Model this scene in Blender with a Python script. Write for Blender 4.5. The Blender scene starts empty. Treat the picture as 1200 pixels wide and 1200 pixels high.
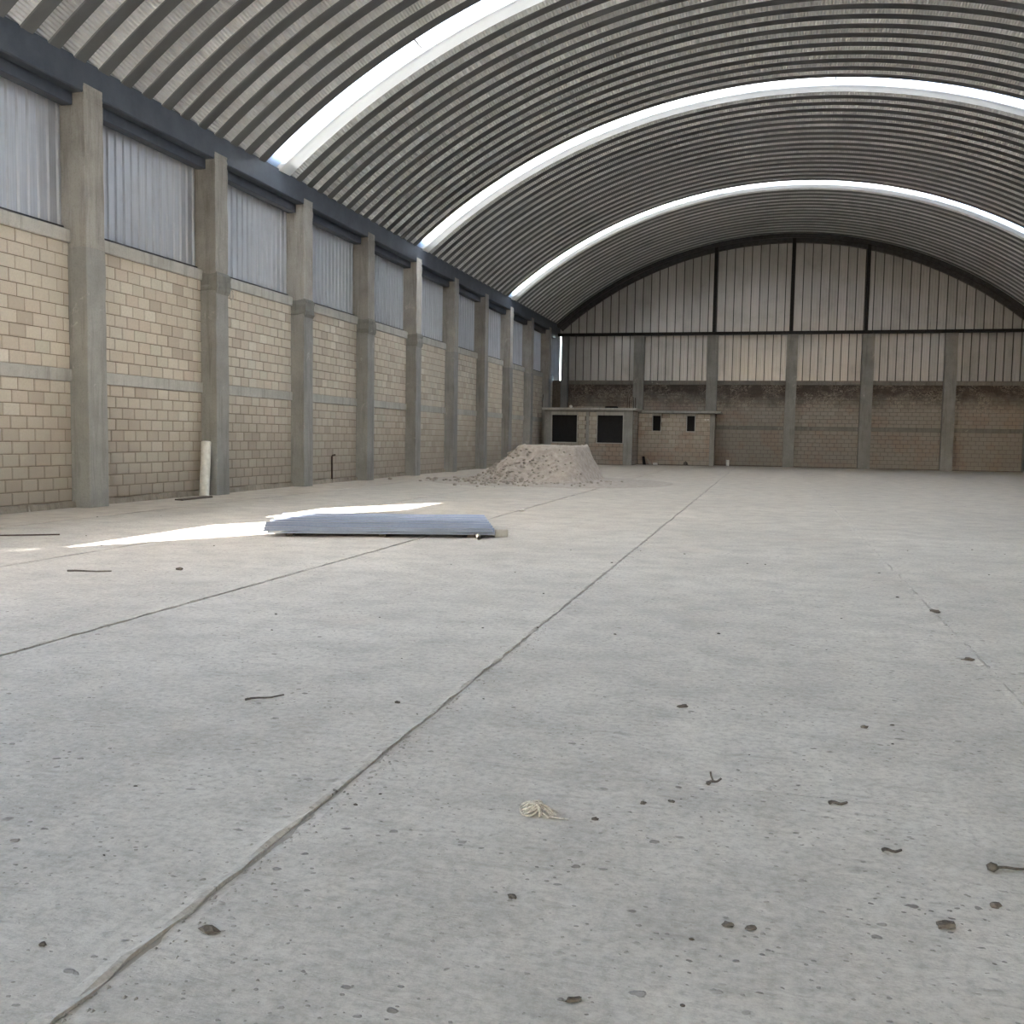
import bpy, bmesh, math, random
from mathutils import Vector, Matrix
random.seed(7)
sc = bpy.context.scene
C = sc.collection

# ------------------------------------------------------------------ camera
YAW, PITCH, ROLL, FPX = 0.25296, 0.07656, 0.01667, 1150.0
cam_d = bpy.data.cameras.new('camera'); cam = bpy.data.objects.new('camera', cam_d); C.objects.link(cam)
f_ = Vector((-math.sin(YAW)*math.cos(PITCH), math.cos(YAW)*math.cos(PITCH), -math.sin(PITCH)))
r_ = Vector((math.cos(YAW), math.sin(YAW), 0)); u_ = r_.cross(f_)
r2 = r_*math.cos(ROLL) + u_*math.sin(ROLL); u2 = u_*math.cos(ROLL) - r_*math.sin(ROLL)
m = Matrix((r2, u2, -f_)).transposed().to_4x4(); m.translation = Vector((0, 0, 1.5))
cam.matrix_world = m
cam_d.sensor_width = 36.0; cam_d.lens = FPX/1200*36.0; cam_d.clip_end = 500
sc.camera = cam

# ------------------------------------------------------------------ sky, sun, exposure
SUN_EL = math.radians(31.4)
SUN_DIR = Vector((0.5*math.cos(SUN_EL), 0.866*math.cos(SUN_EL), -math.sin(SUN_EL)))
w = bpy.data.worlds.new('world'); sc.world = w; w.use_nodes = True
nt = w.node_tree; nt.nodes.clear()
sky = nt.nodes.new('ShaderNodeTexSky'); sky.sky_type = 'NISHITA'; sky.sun_disc = False
sky.sun_elevation = SUN_EL; sky.sun_rotation = math.radians(210); sky.air_density = 1.0; sky.dust_density = 1.8
bg = nt.nodes.new('ShaderNodeBackground'); bg.inputs[1].default_value = 0.34
wo = nt.nodes.new('ShaderNodeOutputWorld')
nt.links.new(sky.outputs[0], bg.inputs[0]); nt.links.new(bg.outputs[0], wo.inputs[0])
sun_d = bpy.data.lights.new('sun', 'SUN'); sun_d.energy = 9.0; sun_d.angle = math.radians(0.6); sun_d.color = (1.0, 0.968, 0.92)
sun = bpy.data.objects.new('sun', sun_d); C.objects.link(sun)
sun.rotation_euler = SUN_DIR.to_track_quat('-Z', 'Y').to_euler(); sun.location = (-40, -60, 50)
vs = sc.view_settings
vs.view_transform = 'Standard'; vs.look = 'None'; vs.exposure = 3.47; vs.gamma = 1.0; vs.use_curve_mapping = False
sc.cycles.max_bounces = 14; sc.cycles.diffuse_bounces = 8; sc.cycles.glossy_bounces = 6; sc.cycles.transmission_bounces = 8

# ------------------------------------------------------------------ materials
def lin(r, g, b):
    f = lambda c: (c/255/12.92) if c/255 <= 0.04045 else ((c/255+0.055)/1.055)**2.4
    return (f(r), f(g), f(b), 1.0)
class NT:
    def __init__(s, name):
        s.mat = bpy.data.materials.new(name); s.mat.use_nodes = True; s.t = s.mat.node_tree
        s.b = s.t.nodes['Principled BSDF']; s.out = s.t.nodes['Material Output']
        s.pos = s.t.nodes.new('ShaderNodeNewGeometry')
    def n(s, k, **kw):
        x = s.t.nodes.new(k)
        for a, v in kw.items(): setattr(x, a, v)
        return x
    def l(s, a, b): s.t.links.new(a, b)
    def scale(s, v):
        mp = s.n('ShaderNodeMapping'); mp.inputs['Scale'].default_value = v; s.l(s.pos.outputs['Position'], mp.inputs[0]); return mp.outputs[0]
    def noise(s, sc_, det=4, rough=0.6, vec=None, dist=0.0):
        x = s.n('ShaderNodeTexNoise'); x.inputs['Scale'].default_value = sc_; x.inputs['Detail'].default_value = det
        x.inputs['Roughness'].default_value = rough; x.inputs['Distortion'].default_value = dist
        s.l(vec if vec is not None else s.pos.outputs['Position'], x.inputs['Vector']); return x.outputs['Fac']
    def ramp(s, fac, lo, hi, a=0.0, b=1.0):
        x = s.n('ShaderNodeMapRange'); x.inputs[1].default_value = lo; x.inputs[2].default_value = hi
        x.inputs[3].default_value = a; x.inputs[4].default_value = b; x.clamp = True; s.l(fac, x.inputs[0]); return x.outputs[0]
    def mix(s, fac, a, b, mode='MIX'):
        x = s.n('ShaderNodeMix', data_type='RGBA', blend_type=mode)
        if hasattr(fac, 'is_output'): s.l(fac, x.inputs[0])
        else: x.inputs[0].default_value = fac
        for v, i in ((a, 6), (b, 7)):
            if hasattr(v, 'is_output'): s.l(v, x.inputs[i])
            else: x.inputs[i].default_value = v
        return x.outputs[2]
    def math(s, op, a, b=None):
        x = s.n('ShaderNodeMath', operation=op)
        for v, i in ((a, 0), (b, 1)):
            if v is None: continue
            if hasattr(v, 'is_output'): s.l(v, x.inputs[i])
            else: x.inputs[i].default_value = v
        return x.outputs[0]
    def sep(s):
        x = s.n('ShaderNodeSeparateXYZ'); s.l(s.pos.outputs['Position'], x.inputs[0]); return x.outputs
    def bump(s, h, strength=0.3, dist=0.01, prev=None):
        x = s.n('ShaderNodeBump'); x.inputs['Strength'].default_value = strength; x.inputs['Distance'].default_value = dist
        s.l(h, x.inputs['Height'])
        if prev is not None: s.l(prev, x.inputs['Normal'])
        return x.outputs[0]
    def done(s, col, rough=0.8, metal=0.0, normal=None, spec=None):
        if hasattr(col, 'is_output'): s.l(col, s.b.inputs['Base Color'])
        else: s.b.inputs['Base Color'].default_value = col
        for v, k in ((rough, 'Roughness'), (metal, 'Metallic')):
            if hasattr(v, 'is_output'): s.l(v, s.b.inputs[k])
            else: s.b.inputs[k].default_value = v
        if normal is not None: s.l(normal, s.b.inputs['Normal'])
        if spec is not None: s.b.inputs['Specular IOR Level'].default_value = spec
        return s.mat

def mat_floor():
    s = NT('floor concrete'); xyz = s.sep()
    big = s.noise(0.35, 5, 0.62); mid = s.noise(2.3, 6, 0.65); fine = s.noise(24, 6, 0.78)
    c = s.mix(s.ramp(big, 0.3, 0.7), lin(178, 172, 162), lin(208, 202, 192))
    c = s.mix(s.ramp(mid, 0.42, 0.72, 0, 0.55), c, lin(146, 142, 134))
    c = s.mix(s.ramp(fine, 0.46, 0.70, 0, 0.6), c, lin(128, 123, 115))
    c = s.mix(s.ramp(fine, 0.30, 0.46, 0.4, 0), c, lin(208, 205, 199))
    # trowel and sweep streaks lying across the hall
    st = s.noise(1.0, 5, 0.7, s.scale((3.5, 16.0, 1.0)), 0.5)
    c = s.mix(s.ramp(st, 0.56, 0.70, 0, 0.38), c, lin(124, 120, 112))
    st2 = s.noise(1.0, 4, 0.6, s.scale((7.0, 5.0, 1.0)), 1.0)
    c = s.mix(s.ramp(st2, 0.60, 0.76, 0, 0.3), c, lin(204, 201, 195))
    # dark specks of dirt
    sp = None
    for vsc, th, dens, amt in ((4.0, 0.13, 0.45, 0.7), (11.0, 0.24, 0.42, 0.8), (30.0, 0.32, 0.42, 0.75)):
        mp = s.n('ShaderNodeMapping'); mp.inputs['Scale'].default_value = (1.0, 1.25, 1.0); mp.inputs['Rotation'].default_value = (0, 0, 0.3*vsc)
        wv = s.n('ShaderNodeTexNoise'); wv.inputs['Scale'].default_value = vsc*1.5; wv.inputs['Detail'].default_value = 2
        s.l(s.pos.outputs['Position'], wv.inputs['Vector']); s.l(s.pos.outputs['Position'], mp.inputs[0])
        ad = s.n('ShaderNodeVectorMath', operation='MULTIPLY_ADD'); s.l(wv.outputs['Color'], ad.inputs[0]); ad.inputs[1].default_value = (0.55/vsc,)*3; s.l(mp.outputs[0], ad.inputs[2])
        v = s.n('ShaderNodeTexVoronoi'); v.inputs['Scale'].default_value = vsc; s.l(ad.outputs[0], v.inputs['Vector'])
        sx = s.n('ShaderNodeSeparateColor'); s.l(v.outputs['Color'], sx.inputs[0])
        rad = s.math('MULTIPLY', s.ramp(sx.outputs[0], dens, 1.0, 0.0, 1.0), th)
        m1 = s.ramp(s.math('SUBTRACT', v.outputs['Distance'], rad), -0.06, 0.0, 1, 0)
        m1 = s.math('MULTIPLY', m1, s.ramp(s.noise(1.7, 3), 0.4, 0.62, 0.25, 1.0))
        c = s.mix(s.math('MULTIPLY', m1, amt), c, lin(96, 90, 82))
        sp = m1 if sp is None else s.math('MAXIMUM', sp, m1)
    # brown dust towards the left wall and the far end
    wob = s.math('MULTIPLY', s.math('SUBTRACT', s.noise(0.6, 4), 0.5), 3.0)
    dl = s.ramp(s.math('ADD', xyz[0], wob), -11.8, -9.8, 0.8, 0)
    df = s.ramp(s.math('ADD', xyz[1], s.math('MULTIPLY', wob, 4.0)), 15, 42, 0, 0.88)
    c = s.mix(s.math('MAXIMUM', dl, df), c, s.mix(s.ramp(mid, 0.35, 0.7), lin(196, 184, 168), lin(170, 158, 143)))
    pn = s.noise(0.5, 3); c = s.mix(s.ramp(pn, 0.60, 0.75, 0, 0.3), c, lin(180, 164, 149))
    n = s.bump(mid, 0.35, 0.02); n = s.bump(s.noise(60, 3, 0.7), 0.35, 0.004, n); n = s.bump(st, 0.5, 0.008, n)
    n = s.bump(sp, 0.5, 0.01, n)
    return s.done(c, s.ramp(big, 0.3, 0.7, 0.62, 0.85), 0, n, 0.35)
def mat_concrete(name, a, b, dark, var=True):
    s = NT(name)
    big = s.noise(1.2, 5, 0.65); streak = s.noise(1.0, 5, 0.7, s.scale((6, 6, 0.5)), 0.4)
    fine = s.noise(30, 4, 0.7)
    c = s.mix(s.ramp(big, 0.35, 0.65), a, b)
    c = s.mix(s.ramp(streak, 0.5, 0.72, 0, 0.7), c, dark)
    c = s.mix(s.ramp(fine, 0.5, 0.75, 0, 0.4), c, dark)
    pl = s.noise(3.0, 5, 0.7, s.scale((1, 1, 0.7)), 1.0)
    c = s.mix(s.ramp(pl, 0.62, 0.72, 0, 0.6), c, lin(196, 191, 183))
    if var:
        oi = s.n('ShaderNodeObjectInfo'); c = s.mix(1.0, c, oi.outputs['Color'], 'MULTIPLY')
    n = s.bump(big, 0.4, 0.02); n = s.bump(fine, 0.4, 0.006, n)
    return s.done(c, 0.9, 0, n, 0.25)
def mat_block(name, stain=0.0, red=0.0, greyer=0.0):
    s = NT(name); xyz = s.sep()
    oi = s.n('ShaderNodeObjectInfo')
    rnd = s.math('FRACT', s.math('ADD', s.pos.outputs['Random Per Island'], oi.outputs['Random']))
    cr = s.n('ShaderNodeValToRGB'); s.l(rnd, cr.inputs[0]); e = cr.color_ramp
    e.elements[0].position = 0; e.elements[0].color = lin(203, 188, 166)
    e.elements[1].position = 1; e.elements[1].color = lin(210, 197, 174)
    for p, col in ((0.2, lin(217, 206, 185)), (0.4, lin(203, 189, 167)), (0.55, lin(221, 210, 190)), (0.7, lin(208, 189, 168)), (0.85, lin(202, 196, 174)), (0.3, lin(178, 160, 140)), (0.93, lin(230, 221, 204))):
        el = e.elements.new(p); el.color = col
    big = s.noise(0.55, 4, 0.6); fine = s.noise(22, 4, 0.7); mid = s.noise(3.5, 5, 0.65)
    c = s.mix(s.ramp(fine, 0.42, 0.72, 0, 0.35), cr.outputs[0], lin(166, 151, 131))
    c = s.mix(s.ramp(big, 0.45, 0.68, 0, 0.4), c, lin(186, 178, 164))
    c = s.mix(s.ramp(mid, 0.62, 0.75, 0, 0.45), c, lin(216, 206, 188))
    c = s.mix(0.32, c, lin(186, 182, 175))
    # splash dirt that climbs unevenly from the ground
    zz = s.math('ADD', xyz[2], s.math('MULTIPLY', s.math('SUBTRACT', big, 0.5), 2.6))
    c = s.mix(s.ramp(zz, 0.4, 2.7, 0.75, 0), c, lin(150, 140, 128))
    if greyer: c = s.mix(greyer, c, lin(134, 129, 122))
    if red: c = s.mix(s.ramp(s.noise(0.8, 3), 0.48, 0.62, 0, red), c, lin(150, 116, 99))
    if stain:
        z2 = s.math('ADD', xyz[2], s.math('MULTIPLY', s.math('SUBTRACT', s.noise(0.9, 5, 0.7), 0.5), 1.8))
        c = s.mix(s.ramp(z2, 3.3, 4.3, 0, stain), c, lin(70, 62, 57))
        ef = s.noise(4.5, 5, 0.7, s.scale((0.8, 1, 1.3)), 0.8)
        band = s.math('MULTIPLY', s.ramp(s.math('ABSOLUTE', s.math('SUBTRACT', ef, 0.5)), 0.0, 0.04, 1, 0), s.math('MULTIPLY', s.ramp(z2, 3.1, 3.5, 0, 1), s.ramp(s.noise(1.3, 3), 0.42, 0.58)))
        c = s.mix(s.math('MULTIPLY', band, 0.7), c, lin(186, 174, 158))
    n = s.bump(fine, 0.5, 0.006); n = s.bump(mid, 0.3, 0.01, n)
    return s.done(c, 0.95, 0, n, 0.15)
def mat_metal(name, col, metal, rough, streak=0.15, objcol=False, dark=None, axis=(30, 30, 0.4)):
    s = NT(name)
    big = s.noise(0.9, 4, 0.6); st = s.noise(1.0, 4, 0.6, s.scale(axis), 0.2)
    c = s.mix(s.ramp(st, 0.4, 0.7, 0, streak), col, dark or lin(110, 110, 108))
    c = s.mix(s.ramp(big, 0.5, 0.72, 0, 0.25), c, dark or lin(120, 118, 112))
    if objcol:
        oi = s.n('ShaderNodeObjectInfo'); c = s.mix(1.0, c, oi.outputs['Color'], 'MULTIPLY')
    return s.done(c, s.ramp(big, 0.3, 0.7, rough*0.85, rough*1.15), metal)
def mat_simple(name, a, b, scale=8, rough=0.85, metal=0.0, bump=0.3):
    s = NT(name); nz = s.noise(scale, 5, 0.65)
    return s.done(s.mix(s.ramp(nz, 0.35, 0.65), a, b), rough, metal, s.bump(nz, bump, 0.01))
def mat_skylight(name='translucent polycarbonate', fac=0.22):
    s = NT(name); t = s.t
    tr = s.n('ShaderNodeBsdfTranslucent'); di = s.n('ShaderNodeBsdfDiffuse'); mx = s.n('ShaderNodeMixShader')
    nz = s.noise(1.5, 4, 0.6, s.scale((1, 1, 1)))
    c = s.mix(s.ramp(nz, 0.4, 0.75, 0, 0.2), (0.90, 0.93, 0.92, 1), (0.75, 0.78, 0.75, 1))
    s.l(c, tr.inputs[0]); s.l(c, di.inputs[0]); mx.inputs[0].default_value = fac
    s.l(tr.outputs[0], mx.inputs[1]); s.l(di.outputs[0], mx.inputs[2]); s.l(mx.outputs[0], s.out.inputs[0])
    t.nodes.remove(s.b); return s.mat

M = dict(
    floor=mat_floor(),
    subbase=mat_simple('joint filler', lin(142, 137, 129), lin(166, 161, 152), 10),
    col_low=mat_concrete('cast concrete lower', lin(140, 139, 135), lin(158, 156, 151), lin(112, 110, 106)),
    col_up=mat_concrete('cast concrete upper', lin(150, 146, 140), lin(172, 168, 161), lin(116, 112, 106)),
    beam=mat_concrete('tie beam concrete', lin(170, 167, 160), lin(190, 187, 179), lin(138, 134, 127), False),
    beam_back=mat_concrete('old beam concrete', lin(118, 114, 108), lin(134, 130, 123), lin(92, 88, 82), False),
    footing=mat_concrete('footing concrete', lin(142, 133, 121), lin(166, 157, 144), lin(96, 88, 78), False),
    block=mat_block('tan block'), block_back=mat_block('weathered block', 0.9, 0.28, 0.75), block_room=mat_block('room block', 0, 0.4, 0.25),
    mortar=mat_simple('mortar', lin(112, 98, 83), lin(136, 122, 104), 12),
    mortar_back=mat_simple('mortar old', lin(86, 76, 66), lin(112, 102, 90), 12),
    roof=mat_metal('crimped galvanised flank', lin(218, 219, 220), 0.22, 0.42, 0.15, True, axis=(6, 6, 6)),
    web=mat_metal('shaded smooth web', lin(104, 106, 107), 0.6, 0.42, 0.25, False, lin(88, 89, 90), axis=(6, 6, 6)),  # same panel as the flank, its shade put into a darker colour
    opal=None, opening_shade=mat_simple('opening shade black', lin(14, 14, 17), lin(22, 22, 26), 5, 0.7, 0, 0.1),
    sheet=mat_metal('galvanised wall sheet', lin(196, 199, 205), 0.6, 0.42, 0.3, False, lin(130, 134, 142)),
    loose=mat_metal('loose zinc sheet', lin(140, 146, 160), 0.8, 0.33, 0.3, False, lin(108, 113, 126)),
    gable=mat_metal('zinc gable sheet', lin(182, 183, 184), 0.8, 0.38, 0.2, True),
    skylight=mat_skylight(),
    gutter=mat_simple('gutter paint', lin(64, 70, 80), lin(78, 84, 94), 2.0, 0.5, 0.2, 0.05),
    steel=mat_simple('black steel', lin(22, 21, 21), lin(36, 34, 33), 6, 0.6, 0.4, 0.1),
    trim=mat_simple('dark flashing and seam shade', lin(58, 58, 60), lin(76, 76, 78), 5, 0.55, 0.5, 0.1),
    pvc=mat_simple('dusty white plastic', lin(226, 224, 216), lin(205, 202, 192), 9, 0.5, 0, 0.05),
    dirt=mat_simple('dry dirt', lin(186, 175, 163), lin(158, 147, 136), 6, 1.0, 0, 0.8),
    dirt2=mat_simple('rubble clods', lin(178, 168, 156), lin(146, 136, 125), 14, 1.0, 0, 0.6),
    string=mat_simple('pale twine', lin(216, 211, 200), lin(160, 153, 141), 60, 0.9),
    dark=mat_simple('dark clod', lin(70, 65, 60), lin(98, 92, 85), 40, 1.0),
    wood=mat_simple('old wood', lin(72, 62, 54), lin(98, 86, 74), 20, 0.9),
    white=mat_simple('white chip', lin(226, 222, 214), lin(200, 196, 188), 20, 0.9),
    rust=mat_simple('rusty bar', lin(84, 66, 54), lin(58, 48, 42), 20, 0.8, 0.3),
)

M['opal'] = mat_skylight('opal rib sheet', 0.986)
# ------------------------------------------------------------------ mesh helpers
class MB:
    def __init__(s): s.v = []; s.f = []
    def add(s, vs, fs):
        o = len(s.v); s.v += [tuple(p) for p in vs]; s.f += [tuple(i+o for i in q) for q in fs]
    def box(s, x0, x1, y0, y1, z0, z1):
        s.add([(x0,y0,z0),(x1,y0,z0),(x1,y1,z0),(x0,y1,z0),(x0,y0,z1),(x1,y0,z1),(x1,y1,z1),(x0,y1,z1)],
              [(0,3,2,1),(4,5,6,7),(0,1,5,4),(1,2,6,5),(2,3,7,6),(3,0,4,7)])
    def grid(s, rows):
        n = len(rows[0]); o = len(s.v)
        for r in rows: s.v += [tuple(p) for p in r]
        for i in range(len(rows)-1):
            for j in range(n-1): s.f.append((o+i*n+j, o+i*n+j+1, o+(i+1)*n+j+1, o+(i+1)*n+j))
    def tube(s, pts, r, n=6, close=True):
        pts = [Vector(p) for p in pts]; rows = []
        for i, p in enumerate(pts):
            d = (pts[min(i+1, len(pts)-1)] - pts[max(i-1, 0)]).normalized()
            a = d.cross(Vector((0.3, 0.2, 1))).normalized() if abs(d.z) < 0.9 else d.cross(Vector((1, 0, 0))).normalized()
            b = d.cross(a); rr = r[i] if isinstance(r, (list, tuple)) else r
            rows.append([p + (a*math.cos(t) + b*math.sin(t))*rr for t in [2*math.pi*k/n for k in range(n+1)]])
        s.grid(rows)
        if close:
            for row in (rows[0], rows[-1]): s.add(row[:-1], [tuple(range(n))])
    def mesh(s, name, mat, smooth=False):
        me = bpy.data.meshes.new(name); me.from_pydata(s.v, [], s.f); me.update()
        if mat: me.materials.append(M[mat] if isinstance(mat, str) else mat)
        if smooth: me.polygons.foreach_set('use_smooth', [True]*len(me.polygons))
        return me
    def obj(s, name, mat, parent=None, smooth=False):
        return link(name, s.mesh(name, mat, smooth), parent)
def link(name, me, parent=None):
    o = bpy.data.objects.new(name, me); C.objects.link(o)
    if parent is not None: o.parent = parent
    return o
def tag(o, label, cat, group=None):
    o['label'] = label; o['category'] = cat
    if group: o['group'] = group
    return o
def struct(o, label=None, cat=None):
    o['kind'] = 'structure'
    if label: o['label'] = label
    if cat: o['category'] = cat
    return o
def empty(name, loc=(0, 0, 0)):
    o = bpy.data.objects.new(name, None); C.objects.link(o); o.location = loc; o.empty_display_size = 0.2; return o
def bevel(o, wd=0.02, seg=2):
    b = o.modifiers.new('bevel', 'BEVEL'); b.width = wd; b.segments = seg; b.limit_method = 'ANGLE'; return o
def rnd(a, b): return random.uniform(a, b)

# ------------------------------------------------------------------ main dimensions
XC, ZC, RIN = 0.667, -7.07, 20.30       # roof arch
ROUT = RIN + 0.22
XF = -12.555                             # front plane of the left columns
Y0, S, CW = 16.18, 4.5025, 0.56          # column rhythm
YB, YF = 59.54, -22.0                    # far and near end walls
XBLK = -12.95                            # block face, left wall
def arch_z(x, R): return ZC + math.sqrt(max(R*R - (x-XC)**2, 0))

# ------------------------------------------------------------------ floor: slabs cast in lanes
fb = MB(); fb.box(-14.5, 16.0, YF-1, YB+1.2, -0.3, -0.006)
floor = struct(fb.obj('floor', 'subbase'))
xs = [-14.4, -11.2, -8.03, -4.86, -1.70, 1.50, 4.68, 7.86, 11.04, 15.8]
ys = [YF-0.9, -7.75, 4.25, 16.25, 28.25, 40.25, 60.6]
edge_cache = {}
def edge_x(xi, y):
    k = (xi, round(y, 2))
    if k not in edge_cache:
        rr = random.Random(hash(k) & 0xffff)
        edge_cache[k] = rr.uniform(-0.010, 0.010)*(1.0 if rr.random() < 0.6 else 0.2)
    return edge_cache[k]
for i in range(len(xs)-1):
    for j in range(len(ys)-1):
        b = MB(); y0, y1 = ys[j]+0.003, ys[j+1]-0.003; n = max(2, int((y1-y0)/(0.10 if j in (1, 2) and 2 <= i <= 5 else 0.5)))
        top = []; g = 0.0035
        for q in range(n+1):
            y = y0 + (y1-y0)*q/n
            a = xs[i] + g + edge_x((i, 1), y); c = xs[i+1] - g + edge_x((i+1, 0), y)
            lip = 0.010 if i in (2, 3, 4) else 0.004
            top.append([(a, y, -0.05), (a, y, -0.006+rnd(-.003, .003)), (a+0.05, y, 0.0), (c-0.06, y, 0.0), (c-0.02, y, rnd(0.0, lip)), (c, y, rnd(-.004, lip)), (c+0.004, y, -0.05)])
        b.grid(top)
        b.add(top[0], [tuple(range(7))]); b.add(top[-1], [tuple(reversed(range(7)))])
        me = b.mesh('slab', 'floor'); bmm = bmesh.new(); bmm.from_mesh(me); bmesh.ops.recalc_face_normals(bmm, faces=bmm.faces); bmm.to_mesh(me); bmm.free()
        link('slab', me, floor)
# crumbled mortar along the near joint, too small to pick apart
b = MB(); rr = random.Random(3)
for k in range(900):
    xj = rr.choice([-1.70, -1.70, -1.70, 1.50, -4.86]); y = 1.8 + rr.random()**1.6*13
    x = xj + rr.gauss(0.04, 0.05); r = rr.uniform(0.002, 0.008)
    z = 0.0; a = rr.uniform(0, 6.28)
    pts = [(x+r*math.cos(a+t), y+r*1.4*math.sin(a+t), z) for t in (0, 1.6, 3.2, 4.7)]
    b.add(pts + [(x, y, z+r*0.8)], [(0, 1, 4), (1, 2, 4), (2, 3, 4), (3, 0, 4)])
cj = b.obj('joint_crumbs', 'subbase', floor); cj['kind'] = 'stuff'

# ------------------------------------------------------------------ blocks
def block_mesh(name, mat):
    # unit block: face towards +X, spans 0..1 in y and z, chamfered front edges
    cy, cz = 0.035, 0.06
    v = [(-1,0,0),(-1,1,0),(-1,1,1),(-1,0,1), (-0.1,0,0),(-0.1,1,0),(-0.1,1,1),(-0.1,0,1), (0,cy,cz),(0,1-cy,cz),(0,1-cy,1-cz),(0,cy,1-cz)]
    fcs = [(8,9,10,11),(4,5,9,8),(5,6,10,9),(6,7,11,10),(7,4,8,11),(0,1,5,4),(1,2,6,5),(2,3,7,6),(3,0,4,7)]
    b = MB(); b.add(v, fcs); return b.mesh(name, mat)
BV = [(-1,0,0),(-1,1,0),(-1,1,1),(-1,0,1), (-0.1,0,0),(-0.1,1,0),(-0.1,1,1),(-0.1,0,1), (0,.035,.06),(0,.965,.06),(0,.965,.94),(0,.035,.94)]
BF = [(8,9,10,11),(4,5,9,8),(5,6,10,9),(6,7,11,10),(7,4,8,11),(0,1,5,4),(1,2,6,5),(2,3,7,6),(3,0,4,7)]
def courses(a0, a1, z0, z1, n, pitch=0.40, joint=0.014, holes=()):
    """rectangles (a, z, da, dz) of a running bond between a0..a1, z0..z1"""
    out = []; ch = (z1-z0)/n
    for k in range(n):
        zb, zt = z0+k*ch+joint/2, z0+(k+1)*ch-joint/2
        cuts = [(a0, a1)]
        for (h0, h1, hz0, hz1) in holes:
            if zt > hz0+0.075 and zb < hz1-0.04:
                nc = []
                for (p, q) in cuts:
                    if h1 <= p or h0 >= q: nc.append((p, q)); continue
                    if h0 > p: nc.append((p, h0))
                    if h1 < q: nc.append((h1, q))
                cuts = nc
        off = (k % 2)*pitch/2 + rnd(-.03, .03)
        for (p, q) in cuts:
            e = a0 - off; 
            while e < q:
                s0, s1 = max(e, p), min(e+pitch, q)
                if s1 - s0 > 0.05: out.append((s0+joint/2, zb, s1-s0-joint, zt-zb))
                e += pitch
    return out
def place_block(me, parent, origin, ax, a, z, da, dz, depth=0.11):
    """ax='y': face looks +X at x=origin; ax='-y': face -X; ax='x': face looks -Y at y=origin"""
    o = link('block', me, parent); j = rnd(-0.004, 0.006)
    if ax == 'y': o.matrix_world = Matrix(((depth,0,0,origin+j),(0,da,0,a),(0,0,dz,z),(0,0,0,1)))
    elif ax == 'x': o.matrix_world = Matrix(((0,da,0,a),(-depth,0,0,origin-j),(0,0,dz,z),(0,0,0,1)))
    return o
def join_block(b, origin, ax, a, z, da, dz, depth=0.11):
    j = rnd(-0.004, 0.006)
    if ax == 'y': vs_ = [(origin+j+p[0]*depth, a+p[1]*da, z+p[2]*dz) for p in BV]; b.add(vs_, BF)
    elif ax == '-y': vs_ = [(origin-j-p[0]*depth, a+p[1]*da, z+p[2]*dz) for p in BV]; b.add(vs_, [tuple(reversed(q)) for q in BF])
    elif ax == 'x': vs_ = [(a+p[1]*da, origin-j-p[0]*depth, z+p[2]*dz) for p in BV]; b.add(vs_, BF)
me_block = block_mesh('block', 'block')

# corrugated sheet whose ribs stand up, width w along u, height h
def sheet_profile(wd, nr, rib=0.035, base=0.075, topw=0.035):
    p = wd/nr; pts = []
    for k in range(nr):
        c = (k+0.5)*p
        pts += [(k*p, 0), (c-base/2, 0), (c-topw/2, rib), (c+topw/2, rib), (c+base/2, 0)]
    pts.append((wd, 0)); return pts

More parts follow.
